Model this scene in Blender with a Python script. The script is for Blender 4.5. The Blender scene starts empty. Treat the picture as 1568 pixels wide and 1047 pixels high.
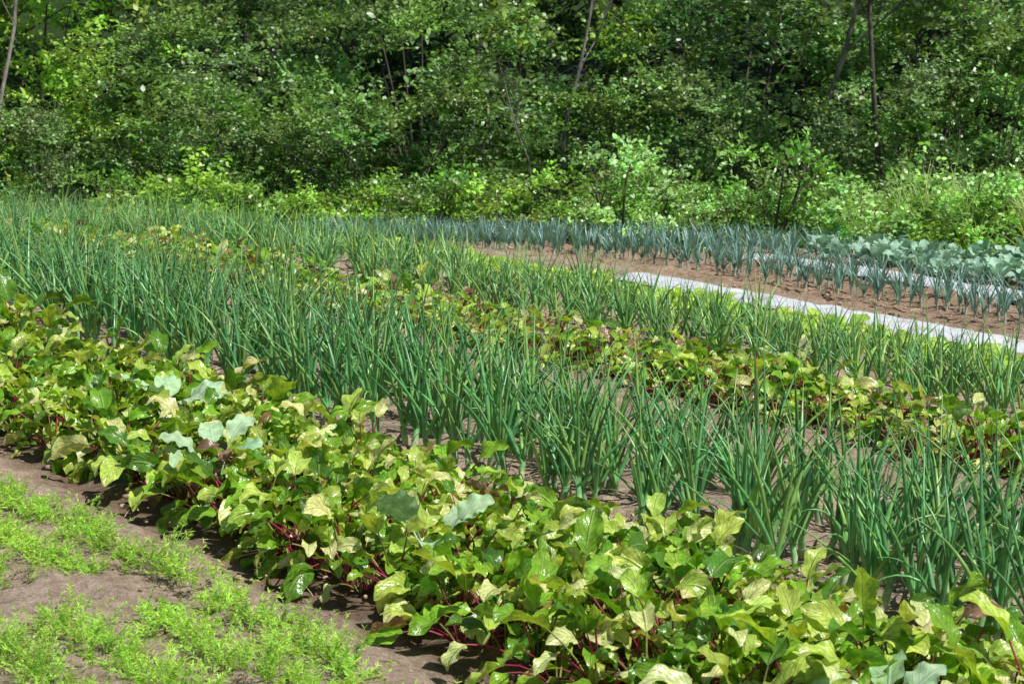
import bpy, math, random
import numpy as np
from mathutils import Vector
R = np.random.default_rng(7)
random.seed(7)
scene = bpy.context.scene
ND = np.array([0.8048, 0.5935]); DD = np.array([-0.5935, 0.8048])

# ------------------------------------------------------------------ helpers
def zt(x, y):
    return np.interp(y, [-60, 12.2, 13, 14.3, 16.8, 19, 22, 26, 40, 80, 400],
                     [0, 0, -.03, -.14, -.40, -.52, -.45, -.05, 3, 12, 70]) + 0*x
def P(u, t, z=0.0):
    u = np.asarray(u, float); t = np.asarray(t, float)
    x = u*ND[0]+t*DD[0]; y = u*ND[1]+t*DD[1]
    return np.stack([x, y, zt(x, y)+z], -1)
def hsh(i, j, s):
    v = np.sin(i*127.1+j*311.7+s*74.7)*43758.5453
    return v-np.floor(v)
def vnoise(x, y, sc, s=0):
    x = x*sc; y = y*sc
    i = np.floor(x); j = np.floor(y); fx = x-i; fy = y-j
    fx = fx*fx*(3-2*fx); fy = fy*fy*(3-2*fy)
    return ((hsh(i, j, s)*(1-fx)+hsh(i+1, j, s)*fx)*(1-fy)+(hsh(i, j+1, s)*(1-fx)+hsh(i+1, j+1, s)*fx)*fy)

class Geo:
    def __init__(s): s.V=[]; s.F=[]; s.C=[]; s.U=[]; s.M=[]; s.n=0
    def add(s, V, F, C, U=None, m=0):
        V = V.reshape(-1, 3); F = F.reshape(-1, 4)
        s.V.append(V); s.F.append(F+s.n); s.C.append(C.reshape(-1, 3))
        s.U.append(np.zeros((len(V), 2)) if U is None else U.reshape(-1, 2))
        s.M.append(np.full(len(F), m)); s.n += len(V)
    def mesh(s, name, mats, smooth=True):
        V = np.concatenate(s.V); F = np.concatenate(s.F); C = np.concatenate(s.C); U = np.concatenate(s.U)
        me = bpy.data.meshes.new(name)
        me.vertices.add(len(V)); me.vertices.foreach_set('co', V.astype(np.float32).ravel())
        me.loops.add(len(F)*4); me.loops.foreach_set('vertex_index', F.astype(np.int32).ravel())
        me.polygons.add(len(F)); me.polygons.foreach_set('loop_start', np.arange(len(F), dtype=np.int32)*4)
        me.polygons.foreach_set('material_index', np.concatenate(s.M).astype(np.int32))
        me.update(calc_edges=True)
        if smooth: me.polygons.foreach_set('use_smooth', np.ones(len(F), bool))
        a = me.attributes.new('Col', 'FLOAT_COLOR', 'POINT')
        a.data.foreach_set('color', np.concatenate([C, np.ones((len(C), 1))], 1).astype(np.float32).ravel())
        b = me.attributes.new('luv', 'FLOAT_VECTOR', 'POINT')
        b.data.foreach_set('vector', np.concatenate([U, np.zeros((len(U), 1))], 1).astype(np.float32).ravel())
        for m in mats: me.materials.append(m)
        return me
    def obj(s, name, mats, smooth=True):
        o = bpy.data.objects.new(name, s.mesh(name, mats, smooth))
        scene.collection.objects.link(o); return o

def curve(Pb, az, e0, bend, L, ns, pw=1.3):
    n = len(Pb); sm = (np.arange(ns)+.5)/ns; sn = np.arange(ns+1)/ns
    em = e0[:, None]-bend[:, None]*sm[None]**pw
    en = e0[:, None]-bend[:, None]*sn[None]**pw
    h = np.stack([np.cos(az), np.sin(az), 0*az], -1)
    st = (L/ns)[:, None, None]*(np.cos(em)[..., None]*h[:, None]+np.sin(em)[..., None]*np.array([0, 0, 1.]))
    C = np.concatenate([np.zeros((n, 1, 3)), np.cumsum(st, 1)], 1)+Pb[:, None]
    side = np.stack([-np.sin(az), np.cos(az), 0*az], -1)[:, None].repeat(ns+1, 1)
    nor = np.stack([-np.sin(en)*np.cos(az)[:, None], -np.sin(en)*np.sin(az)[:, None], np.cos(en)], -1)
    return C, side, nor, en, sn

def leaves(g, Pb, az, e0, bend, L, W, prof, ns, nv, col, roll=None, twist=None, fold=0.25, rip=0.0, rf=2.0, m=0, tip=None):
    n = len(Pb)
    C, S, N, en, sn = curve(Pb, az, e0, bend, L, ns)
    roll = np.zeros(n) if roll is None else roll
    twist = np.zeros(n) if twist is None else twist
    r = roll[:, None]+twist[:, None]*sn[None]
    S2 = S*np.cos(r)[..., None]+N*np.sin(r)[..., None]; N2 = N*np.cos(r)[..., None]-S*np.sin(r)[..., None]
    v = np.linspace(-1, 1, nv+1)
    w = prof(sn)*0.5
    hw = (W[:, None]*w[None])
    ph = R.uniform(0, 6.28, (n, 1, 1)); ph2 = R.uniform(0.5, 3, (n, 1, 1))
    rr = rip*W[:, None, None]*(v[None, None]**2)*np.sin(rf*6.28*sn[None, :, None]+ph+np.sign(v)[None, None]*ph2)
    rr = rr*np.minimum(1, 3*w)[None, :, None]
    up = np.abs(v)[None, None]*hw[..., None]*fold+rr
    V = C[:, :, None]+S2[:, :, None]*(v[None, None, :, None]*hw[:, :, None, None])+N2[:, :, None]*up[..., None]
    k = nv+1
    idx = np.arange((ns+1)*k).reshape(ns+1, k)
    f = np.stack([idx[:-1, :-1], idx[:-1, 1:], idx[1:, 1:], idx[1:, :-1]], -1).reshape(-1, 4)
    F = f[None]+(np.arange(n)*(ns+1)*k)[:, None, None]
    cc = np.broadcast_to(col[:, None, None, :], V.shape).copy()
    if tip is not None:
        a = np.clip((sn-.75)*4, 0, 1)[None, :, None, None]*tip[1][:, None, None, None]
        cc = cc*(1-a)+np.array(tip[0])*a
    U = np.stack(np.broadcast_arrays(v[None, None, :]+np.zeros(V.shape[:3]), sn[None, :, None]+np.zeros(V.shape[:3])), -1)
    g.add(V, F, cc, U, m)
    return C, en

def tubes(g, Pb, az, e0, bend, L, r0, r1, ns, nr, col, col2=None, m=0, pw=1.3, rprof=None, flat=1.0, tipc=None):
    n = len(Pb)
    C, S, N, en, sn = curve(Pb, az, e0, bend, L, ns, pw)
    return tube_pts(g, C, S, N, sn, r0, r1, nr, col, col2, m, rprof, flat, tipc)+(en,)
def tube_pts(g, C, S, N, sn, r0, r1, nr, col, col2=None, m=0, rprof=None, flat=1.0, tipc=None):
    n = len(C); ns = C.shape[1]-1
    rad = r0[:, None]*(1-sn)[None]+r1[:, None]*sn[None]
    if rprof is not None: rad = rad*rprof(sn)[None]
    a = np.arange(nr)*2*math.pi/nr
    V = C[:, :, None]+rad[:, :, None, None]*(S[:, :, None]*np.cos(a)[None, None, :, None]+flat*N[:, :, None]*np.sin(a)[None, None, :, None])
    idx = np.arange((ns+1)*nr).reshape(ns+1, nr); nx = np.roll(idx, -1, 1)
    f = np.stack([idx[:-1], nx[:-1], nx[1:], idx[1:]], -1).reshape(-1, 4)
    F = f[None]+(np.arange(n)*(ns+1)*nr)[:, None, None]
    cc = np.broadcast_to(col[:, None, None, :], V.shape).copy()
    if col2 is not None:
        a2 = np.clip(1-sn*col2[1], 0, 1)[None, :, None, None]
        cc = cc*(1-a2)+np.array(col2[0])*a2
    if tipc is not None:
        a3 = np.clip((sn-.82)*6, 0, 1)[None, :, None, None]*tipc[1][:, None, None, None]
        cc = cc*(1-a3)+np.array(tipc[0])*a3
    g.add(V, F, cc, None, m)
    return C, rad
def polytube(g, pts, r0, r1, nr, col, m=0):
    C = np.array(pts)[None]; T = np.gradient(C[0], axis=0); T /= np.linalg.norm(T, axis=1)[:, None]
    ref = np.array([0.31, 0.95, 0.05]); S = np.cross(T, ref); S /= np.linalg.norm(S, axis=1)[:, None]
    N = np.cross(S, T)
    sn = np.linspace(0, 1, len(pts))
    tube_pts(g, C, S[None], N[None], sn, np.array([r0]), np.array([r1]), nr, np.array([col]), None, m)
def jit(col, n, a=.15, b=.08):
    c = np.array(col)[None]*R.uniform(1-a, 1+a, (n, 1))*R.uniform(1-b, 1+b, (n, 3)); return np.clip(c, 0, 1)
def U_(a, b, n): return R.uniform(a, b, n)

# ------------------------------------------------------------------ materials
def newmat(name):
    m = bpy.data.materials.new(name); m.use_nodes = True
    nt = m.node_tree; nt.nodes.clear(); return m, nt
def nd(nt, typ, **k):
    n = nt.nodes.new(typ)
    for a, b in k.items(): setattr(n, a, b)
    return n
def math_(nt, op, a, b=None, c=None, clamp=False):
    n = nt.nodes.new('ShaderNodeMath'); n.operation = op; n.use_clamp = clamp
    for i, v in enumerate((a, b, c)):
        if v is None: continue
        if isinstance(v, (int, float)): n.inputs[i].default_value = v
        else: nt.links.new(v, n.inputs[i])
    return n.outputs[0]
def mixc(nt, f, a, b, mode='MIX'):
    n = nt.nodes.new('ShaderNodeMix'); n.data_type = 'RGBA'; n.blend_type = mode
    for s, v in ((n.inputs[0], f), (n.inputs[6], a), (n.inputs[7], b)):
        if isinstance(v, (int, float)): s.default_value = v
        elif isinstance(v, tuple): s.default_value = v if len(v) == 4 else v+(1,)
        else: nt.links.new(v, s)
    return n.outputs[2]
def ramp(nt, f, stops):
    n = nt.nodes.new('ShaderNodeValToRGB'); el = n.color_ramp.elements
    while len(el) < len(stops): el.new(.5)
    for e, (p, c) in zip(el, stops): e.position = p; e.color = c if len(c) == 4 else tuple(c)+(1,)
    nt.links.new(f, n.inputs[0]); return n.outputs[0]
def leafmat(name, rough=.45, tr=.35, vein=None, nscale=60, spec=.5, objcol=False, bump=.3, trc=(1.3, 1.35, .5)):
    m, nt = newmat(name); L = nt.links
    col = nd(nt, 'ShaderNodeAttribute', attribute_name='Col').outputs[0]
    geo = nd(nt, 'ShaderNodeNewGeometry')
    no = nd(nt, 'ShaderNodeTexNoise'); no.inputs['Scale'].default_value = nscale; L.new(geo.outputs['Position'], no.inputs['Vector'])
    f = ramp(nt, no.outputs[0], [(.3, (.72, .74, .7)), (.7, (1.25, 1.22, 1.25))])
    col = mixc(nt, 1.0, col, f, 'MULTIPLY')
    if objcol:
        oi = nd(nt, 'ShaderNodeObjectInfo'); col = mixc(nt, 1.0, col, oi.outputs['Color'], 'MULTIPLY')
    h = no.outputs[0]
    if vein:
        sx = nd(nt, 'ShaderNodeSeparateXYZ'); L.new(nd(nt, 'ShaderNodeAttribute', attribute_name='luv').outputs['Vector'], sx.inputs[0])
        av = math_(nt, 'ABSOLUTE', sx.outputs[0])
        mid = nd(nt, 'ShaderNodeMapRange'); L.new(av, mid.inputs[0]); mid.inputs[1].default_value = .12; mid.inputs[2].default_value = .03
        q = math_(nt, 'SUBTRACT', math_(nt, 'MULTIPLY', sx.outputs[1], vein[1]), math_(nt, 'MULTIPLY', av, vein[2]))
        sn = math_(nt, 'SINE', math_(nt, 'MULTIPLY', q, 6.283))
        sv = nd(nt, 'ShaderNodeMapRange'); L.new(sn, sv.inputs[0]); sv.inputs[1].default_value = .8; sv.inputs[2].default_value = 1.0; sv.inputs[4].default_value = .5
        vm = math_(nt, 'MAXIMUM', mid.outputs[0], sv.outputs[0])
        col = mixc(nt, math_(nt, 'MULTIPLY', vm, vein[3]), col, vein[0])
        h = math_(nt, 'SUBTRACT', no.outputs[0], math_(nt, 'MULTIPLY', vm, .9))
    pb = nd(nt, 'ShaderNodeBsdfPrincipled'); L.new(col, pb.inputs['Base Color']); pb.inputs['Roughness'].default_value = rough
    pb.inputs['Specular IOR Level'].default_value = spec
    t = nd(nt, 'ShaderNodeBsdfTranslucent'); L.new(mixc(nt, 1.0, col, trc, 'MULTIPLY'), t.inputs[0])
    if bump > 0:
        bp = nd(nt, 'ShaderNodeBump'); bp.inputs['Strength'].default_value = bump; bp.inputs['Distance'].default_value = .006; L.new(h, bp.inputs['Height'])
        L.new(bp.outputs[0], pb.inputs['Normal']); L.new(bp.outputs[0], t.inputs['Normal'])
    mx = nd(nt, 'ShaderNodeMixShader'); mx.inputs[0].default_value = tr; L.new(pb.outputs[0], mx.inputs[1]); L.new(t.outputs[0], mx.inputs[2])
    o = nd(nt, 'ShaderNodeOutputMaterial'); L.new(mx.outputs[0], o.inputs[0]); return m
def barkmat(name, c1, c2, sc=18):
    m, nt = newmat(name); L = nt.links
    tc = nd(nt, 'ShaderNodeTexCoord'); mp = nd(nt, 'ShaderNodeMapping'); mp.inputs['Scale'].default_value = (1, 1, .3); L.new(tc.outputs['Object'], mp.inputs[0])
    no = nd(nt, 'ShaderNodeTexNoise'); no.inputs['Scale'].default_value = sc; no.inputs['Detail'].default_value = 6; L.new(mp.outputs[0], no.inputs['Vector'])
    col = ramp(nt, no.outputs[0], [(.35, c1), (.65, c2)])
    bp = nd(nt, 'ShaderNodeBump'); bp.inputs['Distance'].default_value = .02; L.new(no.outputs[0], bp.inputs['Height'])
    pb = nd(nt, 'ShaderNodeBsdfPrincipled'); pb.inputs['Roughness'].default_value = .9; L.new(col, pb.inputs['Base Color']); L.new(bp.outputs[0], pb.inputs['Normal'])
    L.new(pb.outputs[0], nd(nt, 'ShaderNodeOutputMaterial').inputs[0]); return m

M_beet = leafmat('beet_leaf', .3, .28, ((.6, .68, .24, 1), 6.5, 2.6, .3), 55, .7, bump=.8, trc=(1.35, 1.35, .35))
M_kale = leafmat('kale_leaf', .5, .15, ((.5, .6, .5, 1), 6, 2.2, .5), 40, .35, bump=.4, trc=(1.1, 1.2, .8))
M_stem = leafmat('leaf_stalk', .4, .1, None, 60)
M_onion = leafmat('onion_leaf', .3, .18, None, 35, .55, bump=.0, trc=(1.2, 1.35, .5))
M_carrot = leafmat('carrot_leaf', .6, .4, None, 12, .25, bump=0)
M_tree = leafmat('tree_leaf', .36, .26, None, 3, .55, objcol=True, bump=0, trc=(1.25, 1.4, .4))
M_grass = leafmat('grass_blade', .5, .35, None, 6, .35, bump=0)
M_bark = barkmat('bark_brown', (.05, .042, .035), (.14, .12, .095))
M_greyb = barkmat('bark_grey', (.13, .12, .11), (.34, .31, .28))

# ground
def groundmat():
    m, nt = newmat('field_soil'); L = nt.links
    geo = nd(nt, 'ShaderNodeNewGeometry'); sx = nd(nt, 'ShaderNodeSeparateXYZ'); L.new(geo.outputs['Position'], sx.inputs[0])
    u = math_(nt, 'ADD', math_(nt, 'MULTIPLY', sx.outputs[0], .8048), math_(nt, 'MULTIPLY', sx.outputs[1], .5935))
    def N(sc, det=8, r=.6):
        n = nd(nt, 'ShaderNodeTexNoise'); n.inputs['Scale'].default_value = sc; n.inputs['Detail'].default_value = det; n.inputs['Roughness'].default_value = r
        L.new(geo.outputs['Position'], n.inputs['Vector']); return n.outputs[0]
    n1, n2, n3 = N(2.2), N(24, 10, .78), N(160, 4)
    c = ramp(nt, n2, [(.3, (.2, .138, .098)), (.44, (.46, .35, .26)), (.58, (.66, .53, .42)), (.76, (.84, .73, .61))])
    c = mixc(nt, 1.0, c, ramp(nt, n1, [(.3, (.76, .74, .72)), (.7, (1.07, 1.05, 1.03))]), 'MULTIPLY')
    c = mixc(nt, .8, c, ramp(nt, n3, [(.35, (.6, .6, .6)), (.65, (1.2, 1.2, 1.2))]), 'MULTIPLY')
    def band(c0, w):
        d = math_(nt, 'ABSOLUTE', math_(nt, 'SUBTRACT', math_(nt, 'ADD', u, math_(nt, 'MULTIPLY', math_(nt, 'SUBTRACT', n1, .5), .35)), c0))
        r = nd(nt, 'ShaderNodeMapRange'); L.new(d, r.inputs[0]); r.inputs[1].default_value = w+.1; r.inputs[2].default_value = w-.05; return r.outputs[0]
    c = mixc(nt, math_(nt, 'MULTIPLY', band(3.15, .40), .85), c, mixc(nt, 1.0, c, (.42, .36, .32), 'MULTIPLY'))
    c = mixc(nt, math_(nt, 'MULTIPLY', band(5.7, .35), .5), c, mixc(nt, 1.0, c, (.62, .56, .52), 'MULTIPLY'))
    c = mixc(nt, math_(nt, 'MULTIPLY', band(8.6, .8), .6), c, mixc(nt, 1.0, c, (.72, .6, .5), 'MULTIPLY'))
    gr = ramp(nt, N(9), [(.3, (.015, .035, .008)), (.7, (.045, .085, .02))])
    uu = math_(nt, 'ADD', u, math_(nt, 'MULTIPLY', n1, .8))
    r = nd(nt, 'ShaderNodeMapRange'); L.new(uu, r.inputs[0]); r.inputs[1].default_value = 9.85; r.inputs[2].default_value = 10.1
    r2 = nd(nt, 'ShaderNodeMapRange'); L.new(sx.outputs[1], r2.inputs[0]); r2.inputs[1].default_value = 17; r2.inputs[2].default_value = 18
    c = mixc(nt, math_(nt, 'MAXIMUM', r.outputs[0], r2.outputs[0]), c, gr)
    bp = nd(nt, 'ShaderNodeBump'); bp.inputs['Strength'].default_value = .9; bp.inputs['Distance'].default_value = .03
    L.new(math_(nt, 'ADD', n2, math_(nt, 'MULTIPLY', n3, .25)), bp.inputs['Height'])
    pb = nd(nt, 'ShaderNodeBsdfPrincipled'); pb.inputs['Roughness'].default_value = .95; pb.inputs['Specular IOR Level'].default_value = .15
    L.new(c, pb.inputs['Base Color']); L.new(bp.outputs[0], pb.inputs['Normal'])
    L.new(pb.outputs[0], nd(nt, 'ShaderNodeOutputMaterial').inputs[0]); return m
xs = np.concatenate([np.linspace(-300, -8, 30), np.arange(-6, 6, .03), np.linspace(8, 300, 30)])
ys = np.concatenate([np.linspace(-100, 2, 20), np.arange(3, 14, .03), np.arange(14, 30, .2), np.linspace(31, 400, 40)])
X, Y = np.meshgrid(xs, ys)
fine = np.clip((7-np.abs(X))/1, 0, 1)*np.clip((Y-2.5)/1, 0, 1)*np.clip((15-Y)/1, 0, 1)
Uc = X*ND[0]+Y*ND[1]
Z = zt(X, Y)+fine*(.05*(vnoise(X, Y, 3.1)-.5)+.035*(vnoise(X, Y, 9, 2)-.5)+.022*(vnoise(X, Y, 23, 3)-.5))
for c0, w in ((2.8, .12), (3.86, .12), (5.0, .25), (6.0, .1), (8.1, .15)):
    Z -= fine*.03*np.exp(-((Uc-c0)/w)**2)
g = Geo(); V = np.stack([X, Y, Z], -1); idx = np.arange(X.size).reshape(X.shape)
F = np.stack([idx[:-1, :-1], idx[:-1, 1:], idx[1:, 1:], idx[1:, :-1]], -1)
g.add(V, F, np.ones((X.size, 3)))
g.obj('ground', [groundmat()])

def blobs(g, pos, rad, col):
    n = len(pos)
    a = np.linspace(-1, 1, 4); vs = []; fs = []
    for ax in range(3):
        for sg in (-1, 1):
            A, B = np.meshgrid(a, a, indexing='ij'); p = np.zeros((4, 4, 3)); p[..., ax] = sg
            p[..., (ax+1) % 3] = A*sg; p[..., (ax+2) % 3] = B; b0 = len(vs)*16; vs.append(p.reshape(-1, 3))
            i = np.arange(16).reshape(4, 4)+b0
            fs.append(np.stack([i[:-1, :-1], i[1:, :-1], i[1:, 1:], i[:-1, 1:]], -1).reshape(-1, 4))
    v = np.concatenate(vs); v /= np.linalg.norm(v, axis=1)[:, None]; f = np.concatenate(fs)
    d = np.ones((n, len(v)))
    for k in range(4):
        w = R.normal(0, 1.6, (n, 3)); d += .13*np.sin(w@v.T+R.uniform(0, 6, (n, 1)))
    sc = R.uniform(.6, 1.3, (n, 3)); sc[:, 2] *= .6
    V = pos[:, None]+rad[:, None, None]*v[None]*d[..., None]*sc[:, None]
    g.add(V, f[None]+(np.arange(n)*len(v))[:, None, None], np.broadcast_to(col[:, None], V.shape))
def stonemat():
    m, nt = newmat('stone_clod'); L = nt.links
    col = nd(nt, 'ShaderNodeAttribute', attribute_name='Col').outputs[0]
    no = nd(nt, 'ShaderNodeTexNoise'); no.inputs['Scale'].default_value = 120
    col = mixc(nt, 1.0, col, ramp(nt, no.outputs[0], [(.3, (.7, .7, .7)), (.7, (1.2, 1.2, 1.2))]), 'MULTIPLY')
    pb = nd(nt, 'ShaderNodeBsdfPrincipled'); pb.inputs['Roughness'].default_value = .9; L.new(col, pb.inputs['Base Color'])
    L.new(pb.outputs[0], nd(nt, 'ShaderNodeOutputMaterial').inputs[0]); return m
M_stone = stonemat()
g = Geo(); n = 12000
u = U_(1.4, 8.8, n); t = U_(1.5, 14, n); r = .0035+.012*R.random(n)**4
blobs(g, P(u, t, .0), r*1.1, jit((.38, .28, .205), n, .5))
n = 500; u = U_(1.5, 6, n); t = U_(2, 9, n); blobs(g, P(u, t, .0), .004+.009*R.random(n)**3, jit((.42, .38, .34), n, .3))
g.obj('pebbles_and_soil_clods', [M_stone])
g = Geo(); n = 3400; u = np.where(R.random(n) < .65, R.normal(4.5, .45, n), U_(1.6, 8.5, n)); t = U_(2, 13, n)
leaves(g, P(u, t, .012+.012*R.random(n)), U_(0, 6.28, n), U_(-.1, .25, n), U_(0, .5, n), U_(.02, .1, n), U_(.002, .005, n), lambda s: 1-s**3*.9, 3, 1, jit((.66, .56, .37), n, .25), roll=U_(-.5, .5, n))
g.obj('straw_litter', [M_grass])

# ------------------------------------------------------------------ beets
pbeet = lambda s: np.maximum(.08, (np.clip(1-np.abs(2*np.clip(s, 0, 1)**.85-1)**1.9, 0, 1))**.75)
def beets(name, rows, t0, t1, sp, hs, ls, nl, ns=8, nv=4, gain=1.0, redf=.1, rip=.13, wr=(.44, .62)):
    g = Geo(); ps = []
    for u0 in rows:
        t = np.arange(t0, t1, sp); t = t+R.normal(0, sp*.35, len(t)); ps.append(np.stack([R.normal(u0, .035, len(t)), t], -1))
    ps = np.concatenate(ps); n0 = len(ps)
    size = np.clip(R.normal(1, .13, n0), .6, 1.35)*(.8+.4*vnoise(ps[:, 0], ps[:, 1], 2.2, 5))
    red = R.random(n0)
    k = np.repeat(np.arange(n0), nl); n = len(k)
    az = U_(0, 6.28, n); rank = R.random(n)
    base = P(ps[k, 0], ps[k, 1], -.01)+np.stack([np.cos(az)*.012, np.sin(az)*.012, 0*az], -1)
    e0 = 1.45-.75*rank+R.normal(0, .1, n); pb = .25+.75*rank
    pl = hs*size[k]*U_(.5, 1.25, n)*(1-.15*rank)
    cst = jit((.3, .025, .07), n, .3); gm = R.random(n) < .3; cst[gm] = jit((.25, .25, .07), gm.sum(), .3)
    C, rad, en = tubes(g, base, az, e0, pb, pl, U_(.0028, .004, n), U_(.0018, .0028, n), 4, 4, cst, m=1)
    L = ls*size[k]*U_(.6, 1.25, n); W = L*U_(*wr, n)
    col = jit((.24, .48, .03), n, .22, .1)
    y = R.random(n)
    a = y > .50; col[a] = jit((.50, .66, .11), a.sum(), .18)
    a = y > .82; col[a] = jit((.74, .80, .32), a.sum(), .1)
    a = (y < .18); col[a] = jit((.10, .26, .02), a.sum(), .3)
    a = (red[k] < .3) & (R.random(n) < redf); col[a] = jit((.30, .17, .10), a.sum(), .3)
    col = np.clip(col*gain, 0, .85)
    leaves(g, C[:, -1], az+R.normal(0, .3, n), en[:, -1]-U_(-.1, .5, n), U_(.4, 1.9, n), L, W, pbeet, ns, nv, col,
           roll=R.normal(0, .45, n), twist=R.normal(0, .7, n), fold=.4, rip=rip, rf=2.1, tip=((.5, .4, .16), (R.random(n) < .1)*.6))
    return g.obj(name, [M_beet, M_stem])
beets('beet_plant_row', [2.97, 3.13, 3.3, 3.46, 3.6], 1.2, 11, .064, .17, .102, 12, 10, 6, rip=.15, redf=.06)
beets('beet_plant_row', [5.5, 5.66, 5.85], 3.2, 18, .062, .115, .078, 12, 6, 4, 1.0, .2)

# ------------------------------------------------------------------ onions
def onions(name, rows, t0, t1, sp, H, per, nl, col, rr=.0065):
    g = Geo(); ps = []
    for u0 in rows:
        t = np.arange(t0, t1, sp)+R.uniform(0, sp); t = t+R.normal(0, sp*.2, len(t))
        uu = R.normal(u0, .03, len(t)); hc = .78+.44*vnoise(uu, t, 1.7, 31)
        for _ in range(per):
            kp = R.random(len(t)) > .12
            ps.append(np.stack([uu+R.normal(0, .03, len(t)), t+R.normal(0, .04, len(t)), hc*R.normal(1, .1, len(t))], -1)[kp])
    ps = np.concatenate(ps); n0 = len(ps)
    lean = U_(0, 6.28, n0); lm = U_(0, .3, n0)
    b0 = P(ps[:, 0], ps[:, 1], -.01)
    hn = U_(.05, .09, n0)*H/.42
    C, rad, en = tubes(g, b0, lean, 1.5-lm, np.zeros(n0), hn, U_(.010, .014, n0)*rr/.0065, U_(.008, .011, n0)*rr/.0065, 3, 6, jit(tuple(np.array(col)*1.3), n0), ((.7, .75, .5), 1.2))
    k = np.repeat(np.arange(n0), nl); n = len(k)
    rank = np.tile(np.arange(nl)/(nl-1), n0)
    az = lean[k]+np.tile((np.arange(nl) % 2)*math.pi, n0)+R.normal(0, .65, n)+np.repeat(U_(0, 6.28, n0), nl)
    e0 = 1.52-.5*rank**1.3-np.abs(R.normal(0, .09, n))
    bend = .04+.3*rank+np.abs(R.normal(0, .24, n)); fl = R.random(n) < .09; bend[fl] += U_(.8, 1.9, fl.sum())
    L = H*ps[k, 2]*U_(.65, 1.16, n)*(1-.1*rank)
    c = jit(col, n, .34, .1); a = R.random(n) < .3; c[a] = jit((col[0]*2.0, col[1]*1.35, col[2]*1.05), a.sum(), .2)
    tubes(g, C[k, -1]-np.array([0, 0, .015]), az, e0, bend, L, rr*U_(.7, 1.45, n), np.full(n, rr*.14), 9, 6, c, (tuple(np.array(col)*1.7+.05), 6), pw=1.9,
          rprof=lambda s: (.75+.6*np.sin(np.pi*np.clip(s*1.15, 0, 1))), flat=.8, tipc=((.62, .55, .3), (R.random(n) < .18)*.9))
    m = n0//2; kk = R.integers(0, n0, m)
    tubes(g, b0[kk]+np.array([0, 0, .04]), U_(0, 6.28, m), U_(-.2, .7, m), U_(.6, 1.3, m), U_(.1, .22, m), np.full(m, .003), np.full(m, .001), 6, 3, jit((.6, .52, .3), m, .2), flat=.3)
    return g.obj(name, [M_onion])
onions('onion_plant_row', [4.02, 4.27, 4.54], 1.6, 15, .175, .46, 3, 6, (.15, .40, .14), .0075)
onions('onion_plant_row', [6.12, 6.36, 6.6], 3.4, 20, .165, .33, 3, 6, (.21, .47, .16), .006)

# ------------------------------------------------------------------ rosettes
def rosettes(name, rows, t0, t1, sp, nl, Ls, W, col, mat, prof, e=(1.2, .9), bend=(.5, 1.4), pet=0., rip=.1, ns=7, nv=4):
    g = Geo(); ps = []
    for u0 in rows:
        t = np.arange(t0, t1, sp); ps.append(np.stack([R.normal(u0, .03, len(t)), t+R.normal(0, sp*.2, len(t))], -1))
    ps = np.concatenate(ps); n0 = len(ps); k = np.repeat(np.arange(n0), nl); n = len(k)
    rank = np.tile(np.arange(nl)/nl, n0); az = rank*nl*2.4+np.repeat(U_(0, 6.28, n0), nl)
    sz = np.repeat(np.clip(R.normal(1, .12, n0), .6, 1.4), nl)
    b = P(ps[k, 0], ps[k, 1], 0)+np.array([0, 0, 1.])*(pet*.35*(1-rank))[:, None]
    e0 = e[0]-e[1]*rank
    if pet > 0:
        C, r, en = tubes(g, b, az, e0, np.full(n, .25), pet*sz*U_(.8, 1.2, n), np.full(n, .005), np.full(n, .003), 3, 5, jit(tuple(np.array(col)*1.5), n), m=0)
        b = C[:, -1]; e0 = en[:, -1]
    L = Ls*sz*U_(.75, 1.15, n)
    leaves(g, b, az, e0, U_(bend[0], bend[1], n), L, L*W*U_(.85, 1.15, n), prof, ns, nv, jit(col, n, .2, .06), roll=R.normal(0, .35, n), fold=.3, rip=rip)
    return g.obj(name, [mat])
rosettes('lettuce_plant_row', [6.92, 7.1], 5, 14.5, .15, 12, .1, .75, (.5, .74, .12), M_beet, pbeet, pet=.02)
pk = lambda s: np.maximum(.08, np.sin(np.pi*s**.85)**.5)
rosettes('broccoli_plant_row', [8.97, 9.2, 9.45], 5.5, 8.9, .16, 13, .094, .72, (.32, .52, .38), M_kale, pk, e=(1.45, .8), bend=(.2, 1.1), pet=.065, rip=.14)
g = Geo(); ps = []
for u0, ta, tb in ((8.1, 5, 19), (8.27, 5, 19), (8.44, 5, 19), (8.95, 9.2, 17), (9.15, 9.0, 17), (9.35, 9.0, 16)):
    t = np.arange(ta, tb, .072); ps.append(np.stack([R.normal(u0, .025, len(t)), t+R.normal(0, .025, len(t))], -1))
ps = np.concatenate(ps); n0 = len(ps); b = P(ps[:, 0], ps[:, 1], -.01)
C, r_, e_ = tubes(g, b, U_(0, 6, n0), np.full(n0, 1.5), np.zeros(n0), U_(.03, .06, n0), np.full(n0, .007), np.full(n0, .006), 2, 6, jit((.5, .62, .5), n0))
nl = 7; k = np.repeat(np.arange(n0), nl); n = len(k); rank = np.tile(np.arange(nl)/nl, n0)
az = np.repeat(U_(0, 6.28, n0), nl)+np.tile((np.arange(nl) % 2)*math.pi, n0)+R.normal(0, .25, n)
leaves(g, C[k, -1]-np.array([0, 0, .02]), az, 1.5-.45*rank, .05+.3*rank+np.abs(R.normal(0, .25, n)), U_(.12, .22, n), U_(.008, .014, n), lambda s: 1-s**2.2*.95, 6, 2, jit((.22, .40, .36), n, .28), fold=.7, twist=R.normal(0, .5, n))
g.obj('leek_plant_row', [M_onion])

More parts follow.
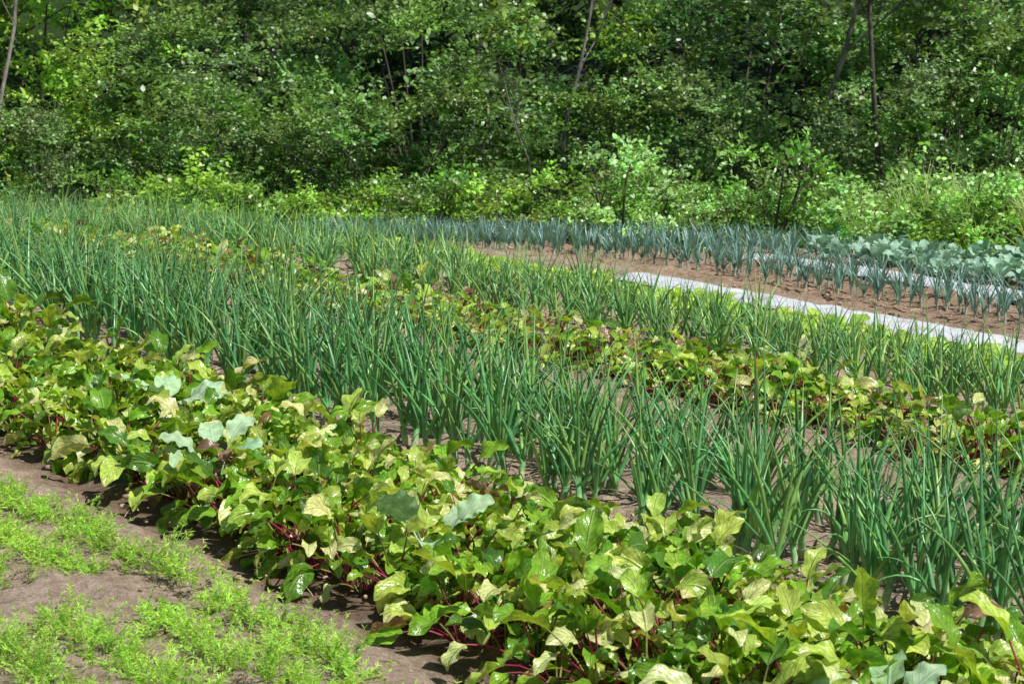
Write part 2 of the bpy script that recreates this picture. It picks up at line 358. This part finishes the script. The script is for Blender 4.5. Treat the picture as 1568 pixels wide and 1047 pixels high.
def brassica(u, t, sc):
    g = Geo(); nl = 5; az = np.arange(nl)*2.4+random.random()*6; b = np.zeros((nl, 3))
    C, r, en = tubes(g, b, az, np.full(nl, 1.4)-np.arange(nl)*.06, np.full(nl, .35), np.full(nl, .19)*U_(.8, 1.15, nl), np.full(nl, .0045), np.full(nl, .0025), 4, 6, jit((.45, .55, .4), nl))
    L = U_(.11, .15, nl)
    leaves(g, C[:, -1], az, en[:, -1]-.2, U_(.6, 1.3, nl), L, L*.68, pk, 12, 8, jit((.42, .62, .34), nl, .1), roll=R.normal(0, .35, nl), fold=.2, rip=.1, rf=3)
    o = g.obj('kohlrabi_plant', [M_kale]); o.location = tuple(P(u, t, 0)); o.scale = (sc,)*3
for u, t, sc in ((3.3, 6.6, 1.1), (3.05, 5.8, 1.0), (3.1, 4.6, 1.05), (3.12, 2.85, 1.0)):
    brassica(u, t, sc)

# ------------------------------------------------------------------ carrots (feathery)
g = Geo(); ps = []
for u0 in (2.5, 2.3, 2.08, 1.86, 1.64, 1.42):
    t = np.arange(1.5, 10, .014); t = t+R.normal(0, .012, len(t)); uu = R.normal(u0, .04, len(t))
    keep = vnoise(uu, t, 2.6, 8)+.6*vnoise(uu, t, 9.0, 18) > .66; ps.append(np.stack([uu[keep], t[keep]], -1))
ps = np.concatenate(ps); n0 = len(ps); sz = .45+.95*vnoise(ps[:, 0], ps[:, 1], 6, 9)
nf = 5; k = np.repeat(np.arange(n0), nf); n = len(k)
az = U_(0, 6.28, n); cc = jit((.44, .68, .12), n, .25)
C, r_, en = tubes(g, P(ps[k, 0], ps[k, 1], 0), az, U_(.8, 1.5, n), U_(.2, 1.0, n), .125*sz[k]*U_(.5, 1.1, n), np.full(n, .0011), np.full(n, .0006), 5, 3, cc)
nlf = 17; kk = np.repeat(np.arange(n), nlf); s = R.uniform(.25, 1, len(kk))*5; i = np.minimum(s.astype(int), 4); f = (s-i)[:, None]
b = C[kk, i]*(1-f)+C[kk, i+1]*f
m = len(kk)
leaves(g, b, az[kk]+R.choice([-1, 1], m)*U_(.4, 1.5, m), U_(-.2, .9, m), U_(-.3, .6, m), U_(.008, .02, m), U_(.002, .004, m), lambda s: np.array([.6, 1.0, .3]), 2, 1, np.clip(cc[kk]*R.uniform(.8, 1.25, (m, 1)), 0, .9), roll=R.normal(0, .8, m))
g.obj('carrot_plant_row', [M_carrot])

# ------------------------------------------------------------------ plastic mulch strips
def plastic(name, u0, u1, t0, t1):
    g = Geo(); us = np.linspace(u0, u1, 26); ts = np.arange(t0, t1, .04); A, B = np.meshgrid(us, ts)
    q = (A-u0)/(u1-u0)
    z = .012+.03*np.sin(np.pi*q)**.6+.014*(vnoise(A, B, 8, 4)-.5)+.012*(vnoise(A*3, B, 14, 6)-.5)
    A2 = A+.05*(vnoise(A*0, B, 1.3, 3)-.5)+.02*(vnoise(A*0, B, 6, 5)-.5)
    V = P(A2, B, z); ix = np.arange(A.size).reshape(A.shape)
    g.add(V, np.stack([ix[:-1, :-1], ix[:-1, 1:], ix[1:, 1:], ix[1:, :-1]], -1), np.ones((A.size, 3)))
    m, nt = newmat('white_plastic'); L = nt.links
    pb = nd(nt, 'ShaderNodeBsdfPrincipled'); pb.inputs['Roughness'].default_value = .4
    no = nd(nt, 'ShaderNodeTexNoise'); no.inputs['Scale'].default_value = 9; no.inputs['Detail'].default_value = 8
    tc = nd(nt, 'ShaderNodeTexCoord'); L.new(tc.outputs['Object'], no.inputs['Vector'])
    L.new(ramp(nt, no.outputs[0], [(.3, (.5, .48, .45)), (.5, (.68, .71, .76))]), pb.inputs['Base Color'])
    bp = nd(nt, 'ShaderNodeBump'); bp.inputs['Distance'].default_value = .01; L.new(no.outputs[0], bp.inputs['Height']); L.new(bp.outputs[0], pb.inputs['Normal'])
    L.new(pb.outputs[0], nd(nt, 'ShaderNodeOutputMaterial').inputs[0]); g.obj(name, [m])
plastic('plastic_mulch_sheet', 7.34, 7.62, 4, 9.0)
plastic('plastic_mulch_sheet', 8.62, 8.84, 4, 9.3)

# ------------------------------------------------------------------ grass and weeds
def grass(name, n, xr, yr, cond, h, w, col):
    g = Geo(); x = U_(*xr, n); y = U_(*yr, n); k = cond(x, y); x = x[k]; y = y[k]
    k = vnoise(x, y, 1.5, 11) > .25; x = x[k]; y = y[k]; n = len(x)
    hh = h*(.5+vnoise(x, y, 1.1, 12))
    leaves(g, np.stack([x, y, zt(x, y)-.01], -1), U_(0, 6.28, n), U_(.9, 1.55, n), U_(.1, 1.4, n), hh*U_(.6, 1.1, n), U_(w*.7, w*1.3, n), lambda s: 1-s**2*.95, 4, 1, jit(col, n, .3, .1), fold=0, roll=U_(-.3, .3, n))
    return g.obj(name, [M_grass])
grass('verge_grass', 48000, (-5, 7), (11, 18.5), lambda x, y: (x*ND[0]+y*ND[1]) > 9.6, .14, .007, (.36, .58, .12))
grass('tall_weed_grass', 17000, (1.5, 7), (12.8, 16), lambda x, y: (x*ND[0]+y*ND[1]) > 10.3, .52, .008, (.5, .64, .27))
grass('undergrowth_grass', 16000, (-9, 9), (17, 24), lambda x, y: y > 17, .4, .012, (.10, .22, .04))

hexprof = lambda s: np.array([.12, .95, .8, .06])
def leafspray(g, tip0, tdir, tl, nlf, ls, col, stemcol=(.12, .1, .05), twr=.003, up=.3):
    n = len(tip0)
    az = np.arctan2(tdir[:, 1], tdir[:, 0]); el = np.arcsin(np.clip(tdir[:, 2]/np.linalg.norm(tdir, axis=1), -.99, .99))
    C, r_, en = tubes(g, tip0, az, el, U_(.0, .5, n), tl, np.full(n, twr), np.full(n, twr*.3), 4, 3, jit(stemcol, n), m=1)
    k = np.repeat(np.arange(n), nlf); m = len(k)
    s = np.tile((np.arange(nlf)+.5)/nlf, n)*.95+.05; q = s*4; i = np.minimum(q.astype(int), 3); f = (q-i)[:, None]
    b = C[k, i]*(1-f)+C[k, i+1]*f
    L = ls*U_(.6, 1.25, m)
    leaves(g, b, az[k]+np.tile(np.where(np.arange(nlf) % 2, 1, -1), n)*U_(.4, 1.6, m), R.normal(up, .5, m), U_(0, .9, m), L, L*U_(.5, .7, m), hexprof, 3, 1, col[k]*R.uniform(.65, 1.35, (m, 1)), roll=R.normal(0, .6, m), fold=0.0, m=0)

def bushmesh(name, H, Rd, lobes, twigs, nlf, ls, col, zmin=.12, lobr=.42, trunk=None, spread=.75, lv=.45):
    g = Geo()
    th = U_(0, 6.28, lobes); zz = zmin+(1-zmin)*R.random(lobes)**(.8 if trunk else 1.05)
    prof = np.sqrt(np.clip(1-((zz-.36)/.68)**2, .02, 1))
    rr = Rd*prof*np.sqrt(R.uniform(.3, 1, lobes))*U_(spread, 1.15, lobes)
    lc = np.stack([rr*np.cos(th), rr*np.sin(th), zz*(H-lobr*.6)], -1)
    lr = lobr*U_(.6, 1.35, lobes)
    k = np.repeat(np.arange(lobes), twigs); n = len(k)
    d = R.normal(0, 1, (n, 3)); d[:, 2] = np.abs(d[:, 2])*.9-.2
    out = np.stack([np.cos(th), np.sin(th), 0*th+.4], -1)[k]
    d = d/np.linalg.norm(d, axis=1)[:, None]+.45*out; d /= np.linalg.norm(d, axis=1)[:, None]
    lcol = np.array(col)[None]*R.uniform(1-lv, 1+lv, (lobes, 1))*R.uniform(.86, 1.16, (lobes, 3))
    leafspray(g, lc[k]+d*lr[k, None]*.25, d, lr[k]*U_(.6, 1.3, n), nlf, ls, lcol[k])
    for j in range(lobes):
        if j % 3 == 0 or trunk:
            if trunk:
                zt_ = max(.1, lc[j, 2]-U_(.3, 1.0, 1)[0]-.25*rr[j]); p0 = np.array([trunk(zt_)[0], trunk(zt_)[1], zt_]); r0 = .022
            else: p0 = np.array([lc[j, 0]*.12, lc[j, 1]*.12, 0]); r0 = .012
            p3 = lc[j]; mid = (p0+p3)/2+R.normal(0, .1, 3)
            pts = [p0*(1-s)**2+2*mid*s*(1-s)+p3*s*s for s in np.linspace(0, 1, 6)]
            polytube(g, pts, r0, .004, 5, (.1, .08, .06), m=1)
    if trunk:
        pts = [np.array([*trunk(z), z]) for z in np.linspace(-.2, H*.92, 10)]
        polytube(g, pts, .07*H/6, .02, 9, (.1, .08, .06), m=1)
    return g.mesh(name, [M_tree, M_bark])
def place(me, name, x, y, s=1, rot=None, col=(1, 1, 1), sz=None):
    o = bpy.data.objects.new(name, me); scene.collection.objects.link(o)
    o.location = (x, y, float(zt(x, y))-.03); o.rotation_euler = (0, 0, random.random()*6.28 if rot is None else rot)
    o.scale = (s, s, s if sz is None else sz); o.color = (*col, 1); return o
GR = (.19, .345, .085)
shrubs = [bushmesh('shrub_a', 2.2, 1.15, 30, 18, 12, .066, GR, lobr=.34, zmin=.04), bushmesh('shrub_b', 2.5, 1.25, 34, 18, 12, .058, GR, lobr=.36, zmin=.04),
          bushmesh('shrub_c', 1.9, 1.2, 28, 18, 11, .082, GR, lobr=.34, zmin=.04), bushmesh('shrub_d', 2.3, 1.1, 32, 18, 13, .05, GR, lobr=.32, zmin=.04)]
tr1 = lambda z: (.2*math.sin(z*1.1), .16*math.cos(z*.8)-.1)
trees = [bushmesh('tree_a', 4.4, 1.7, 40, 19, 11, .105, GR, zmin=.04, lobr=.48, trunk=tr1), bushmesh('tree_b', 4.6, 1.8, 42, 19, 11, .085, GR, zmin=.04, lobr=.5, trunk=tr1)]
low = [bushmesh('low_a', .62, .42, 14, 15, 8, .04, (.30, .52, .1), zmin=.06, lobr=.16), bushmesh('low_b', .5, .45, 14, 15, 8, .048, (.30, .52, .1), zmin=.06, lobr=.15)]
tints = [(1, 1, 1), (1.3, 1.2, .9), (.6, .75, .75), (1.75, 1.6, .95), (1.2, 1.1, 1.6), (.7, .92, .85), (1.3, 1.2, 1.7)]
for yb, dx, srange in ((18.3, 1.3, (.5, .95)), (20.2, 1.45, (.8, 1.2)), (22.4, 1.8, (1.05, 1.4))):
    x = -8.5
    while x < 9:
        yy = yb-.07*x*(1 if yb < 20 else .5)+random.uniform(-.7, .7)
        s = random.uniform(*srange)
        place(random.choice(shrubs), 'shrub', x, yy, s, col=random.choice(tints), sz=s*random.uniform(.8, 1.15))
        x += dx*random.uniform(.65, 1.35)
for yb, dx in ((24.8, 2.4), (27.8, 2.8)):
    x = -11
    while x < 12:
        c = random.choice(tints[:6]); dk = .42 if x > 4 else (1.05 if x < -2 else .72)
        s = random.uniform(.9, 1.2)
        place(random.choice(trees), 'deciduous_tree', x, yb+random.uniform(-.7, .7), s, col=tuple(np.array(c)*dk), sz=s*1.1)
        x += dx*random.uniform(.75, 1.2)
x = -2.6
while x < 1.6:
    for _ in range(2):
        s = random.uniform(.5, 1.2)
        place(random.choice(low), 'bramble_bush', x+random.uniform(-.3, .3), 16.6-.1*x+random.uniform(-.7, .7), s, col=random.choice([(1.2, 1.1, .9), (1.0, 1.0, .8), (1.4, 1.2, 1.0), (.7, .78, .8)]))
    x += .34
for i in range(9):
    place(random.choice(low), 'bramble_bush', random.uniform(-6, -2.6), random.uniform(17.2, 18), random.uniform(.6, 1.1), col=(.8, .85, .8))
x = .9
while x < 7:
    for _ in range(3):
        s = random.uniform(.5, 1.15)
        place(random.choice(low), 'leafy_weed_bush', x+random.uniform(-.3, .3), 14.9-.22*x+random.uniform(-.9, 1.0), s, col=random.choice([(1.45, 1.3, 2.4), (1.25, 1.2, 1.9), (1.6, 1.4, 3.0), (1.1, 1.1, 1.4)]), sz=s*random.uniform(.8, 1.25))
    x += .3

def branchy(name, x, y, H, r, lean, bark, depth=3, leafy=0, seed=1, straight=.1):
    rs = random.Random(seed); g = Geo(); tips = []
    def br(p, d, L, r0, dep):
        pts = [p]; q = p.copy(); dd = d.copy()
        for i in range(7):
            dd = dd+np.array([rs.gauss(0, straight), rs.gauss(0, straight), rs.gauss(0.02, .05)]); dd /= np.linalg.norm(dd)
            q = q+dd*L/7; pts.append(q.copy())
            if dep > 0 and i >= (2 if dep == depth else 1):
                for _ in range(2 if dep < depth else 1):
                    nd_ = dd+np.array([rs.gauss(0, .7), rs.gauss(0, .7), rs.gauss(.15, .35)]); nd_ /= np.linalg.norm(nd_)
                    br(q.copy(), nd_, L*rs.uniform(.3, .5), r0*(1-i/9)*.45, dep-1)
        polytube(g, pts, r0, r0*.3, 7 if dep == depth else 4, (.3, .3, .3), m=1)
        if dep == 0: tips.append((pts[3], dd))
    l = np.array([lean[0], lean[1], 1.0]); l /= np.linalg.norm(l)
    br(np.zeros(3), l, H, r, depth)
    if leafy and tips:
        T = np.array([t[0] for t in tips]); D = np.array([t[1] for t in tips])
        T = np.repeat(T, leafy, 0); D = np.repeat(D, leafy, 0)+R.normal(0, .6, (len(D)*leafy, 3))
        leafspray(g, T, D, U_(.15, .35, len(T)), 9, .055, np.tile(np.array(GR), (len(T), 1)))
    o = g.obj(name, [M_tree, bark]); o.location = (x, y, float(zt(x, y))-.05); return o
branchy('bare_tree', .45, 19.2, 3.4, .024, (.02, -.05), M_greyb, 3, 0, 3, .08)
branchy('bare_shrub', .25, 18.2, 1.7, .010, (.2, -.1), M_greyb, 3, 0, 5, .14)
branchy('slender_tree', -4.75, 18.0, 4.5, .024, (.0, .03), M_greyb, 3, 1, 8, .08)
branchy('slender_tree', 3.35, 17.9, 4.5, .03, (.06, .02), M_bark, 3, 1, 11, .11)
branchy('leaning_tree', 2.5, 19.0, 4.2, .036, (.42, .05), M_greyb, 3, 1, 14, .1)

# ------------------------------------------------------------------ light, world, camera
sv = Vector((.42, -.26, .86)).normalized()
sun = bpy.data.lights.new('sun', 'SUN'); sun.energy = 5.0; sun.angle = math.radians(.5); sun.color = (1, .97, .92)
so = bpy.data.objects.new('sun', sun); scene.collection.objects.link(so)
so.rotation_euler = sv.to_track_quat('Z', 'Y').to_euler(); so.location = (8, -5, 20)
w = bpy.data.worlds.new('World'); scene.world = w; w.use_nodes = True; nt = w.node_tree; nt.nodes.clear()
sk = nt.nodes.new('ShaderNodeTexSky'); sk.sky_type = 'NISHITA'; sk.sun_disc = False
sk.sun_elevation = math.asin(sv.z); sk.sun_rotation = math.atan2(sv.x, sv.y)
bg = nt.nodes.new('ShaderNodeBackground'); bg.inputs[1].default_value = .06
wo = nt.nodes.new('ShaderNodeOutputWorld'); nt.links.new(sk.outputs[0], bg.inputs[0]); nt.links.new(bg.outputs[0], wo.inputs[0])
scene.view_settings.view_transform = 'Standard'; scene.view_settings.look = 'None'; scene.view_settings.exposure = 0
cam = bpy.data.cameras.new('camera'); cam.lens = 70; cam.sensor_width = 36; cam.clip_end = 1500
cam.dof.use_dof = True; cam.dof.focus_distance = 7.3; cam.dof.aperture_fstop = 11
co = bpy.data.objects.new('camera', cam); scene.collection.objects.link(co)
co.location = (0, 0, 1.7); co.rotation_euler = (math.radians(90-10.1), 0, 0); scene.camera = co
print('quads', sum(len(o.data.polygons) for o in scene.objects if o.type == 'MESH'))
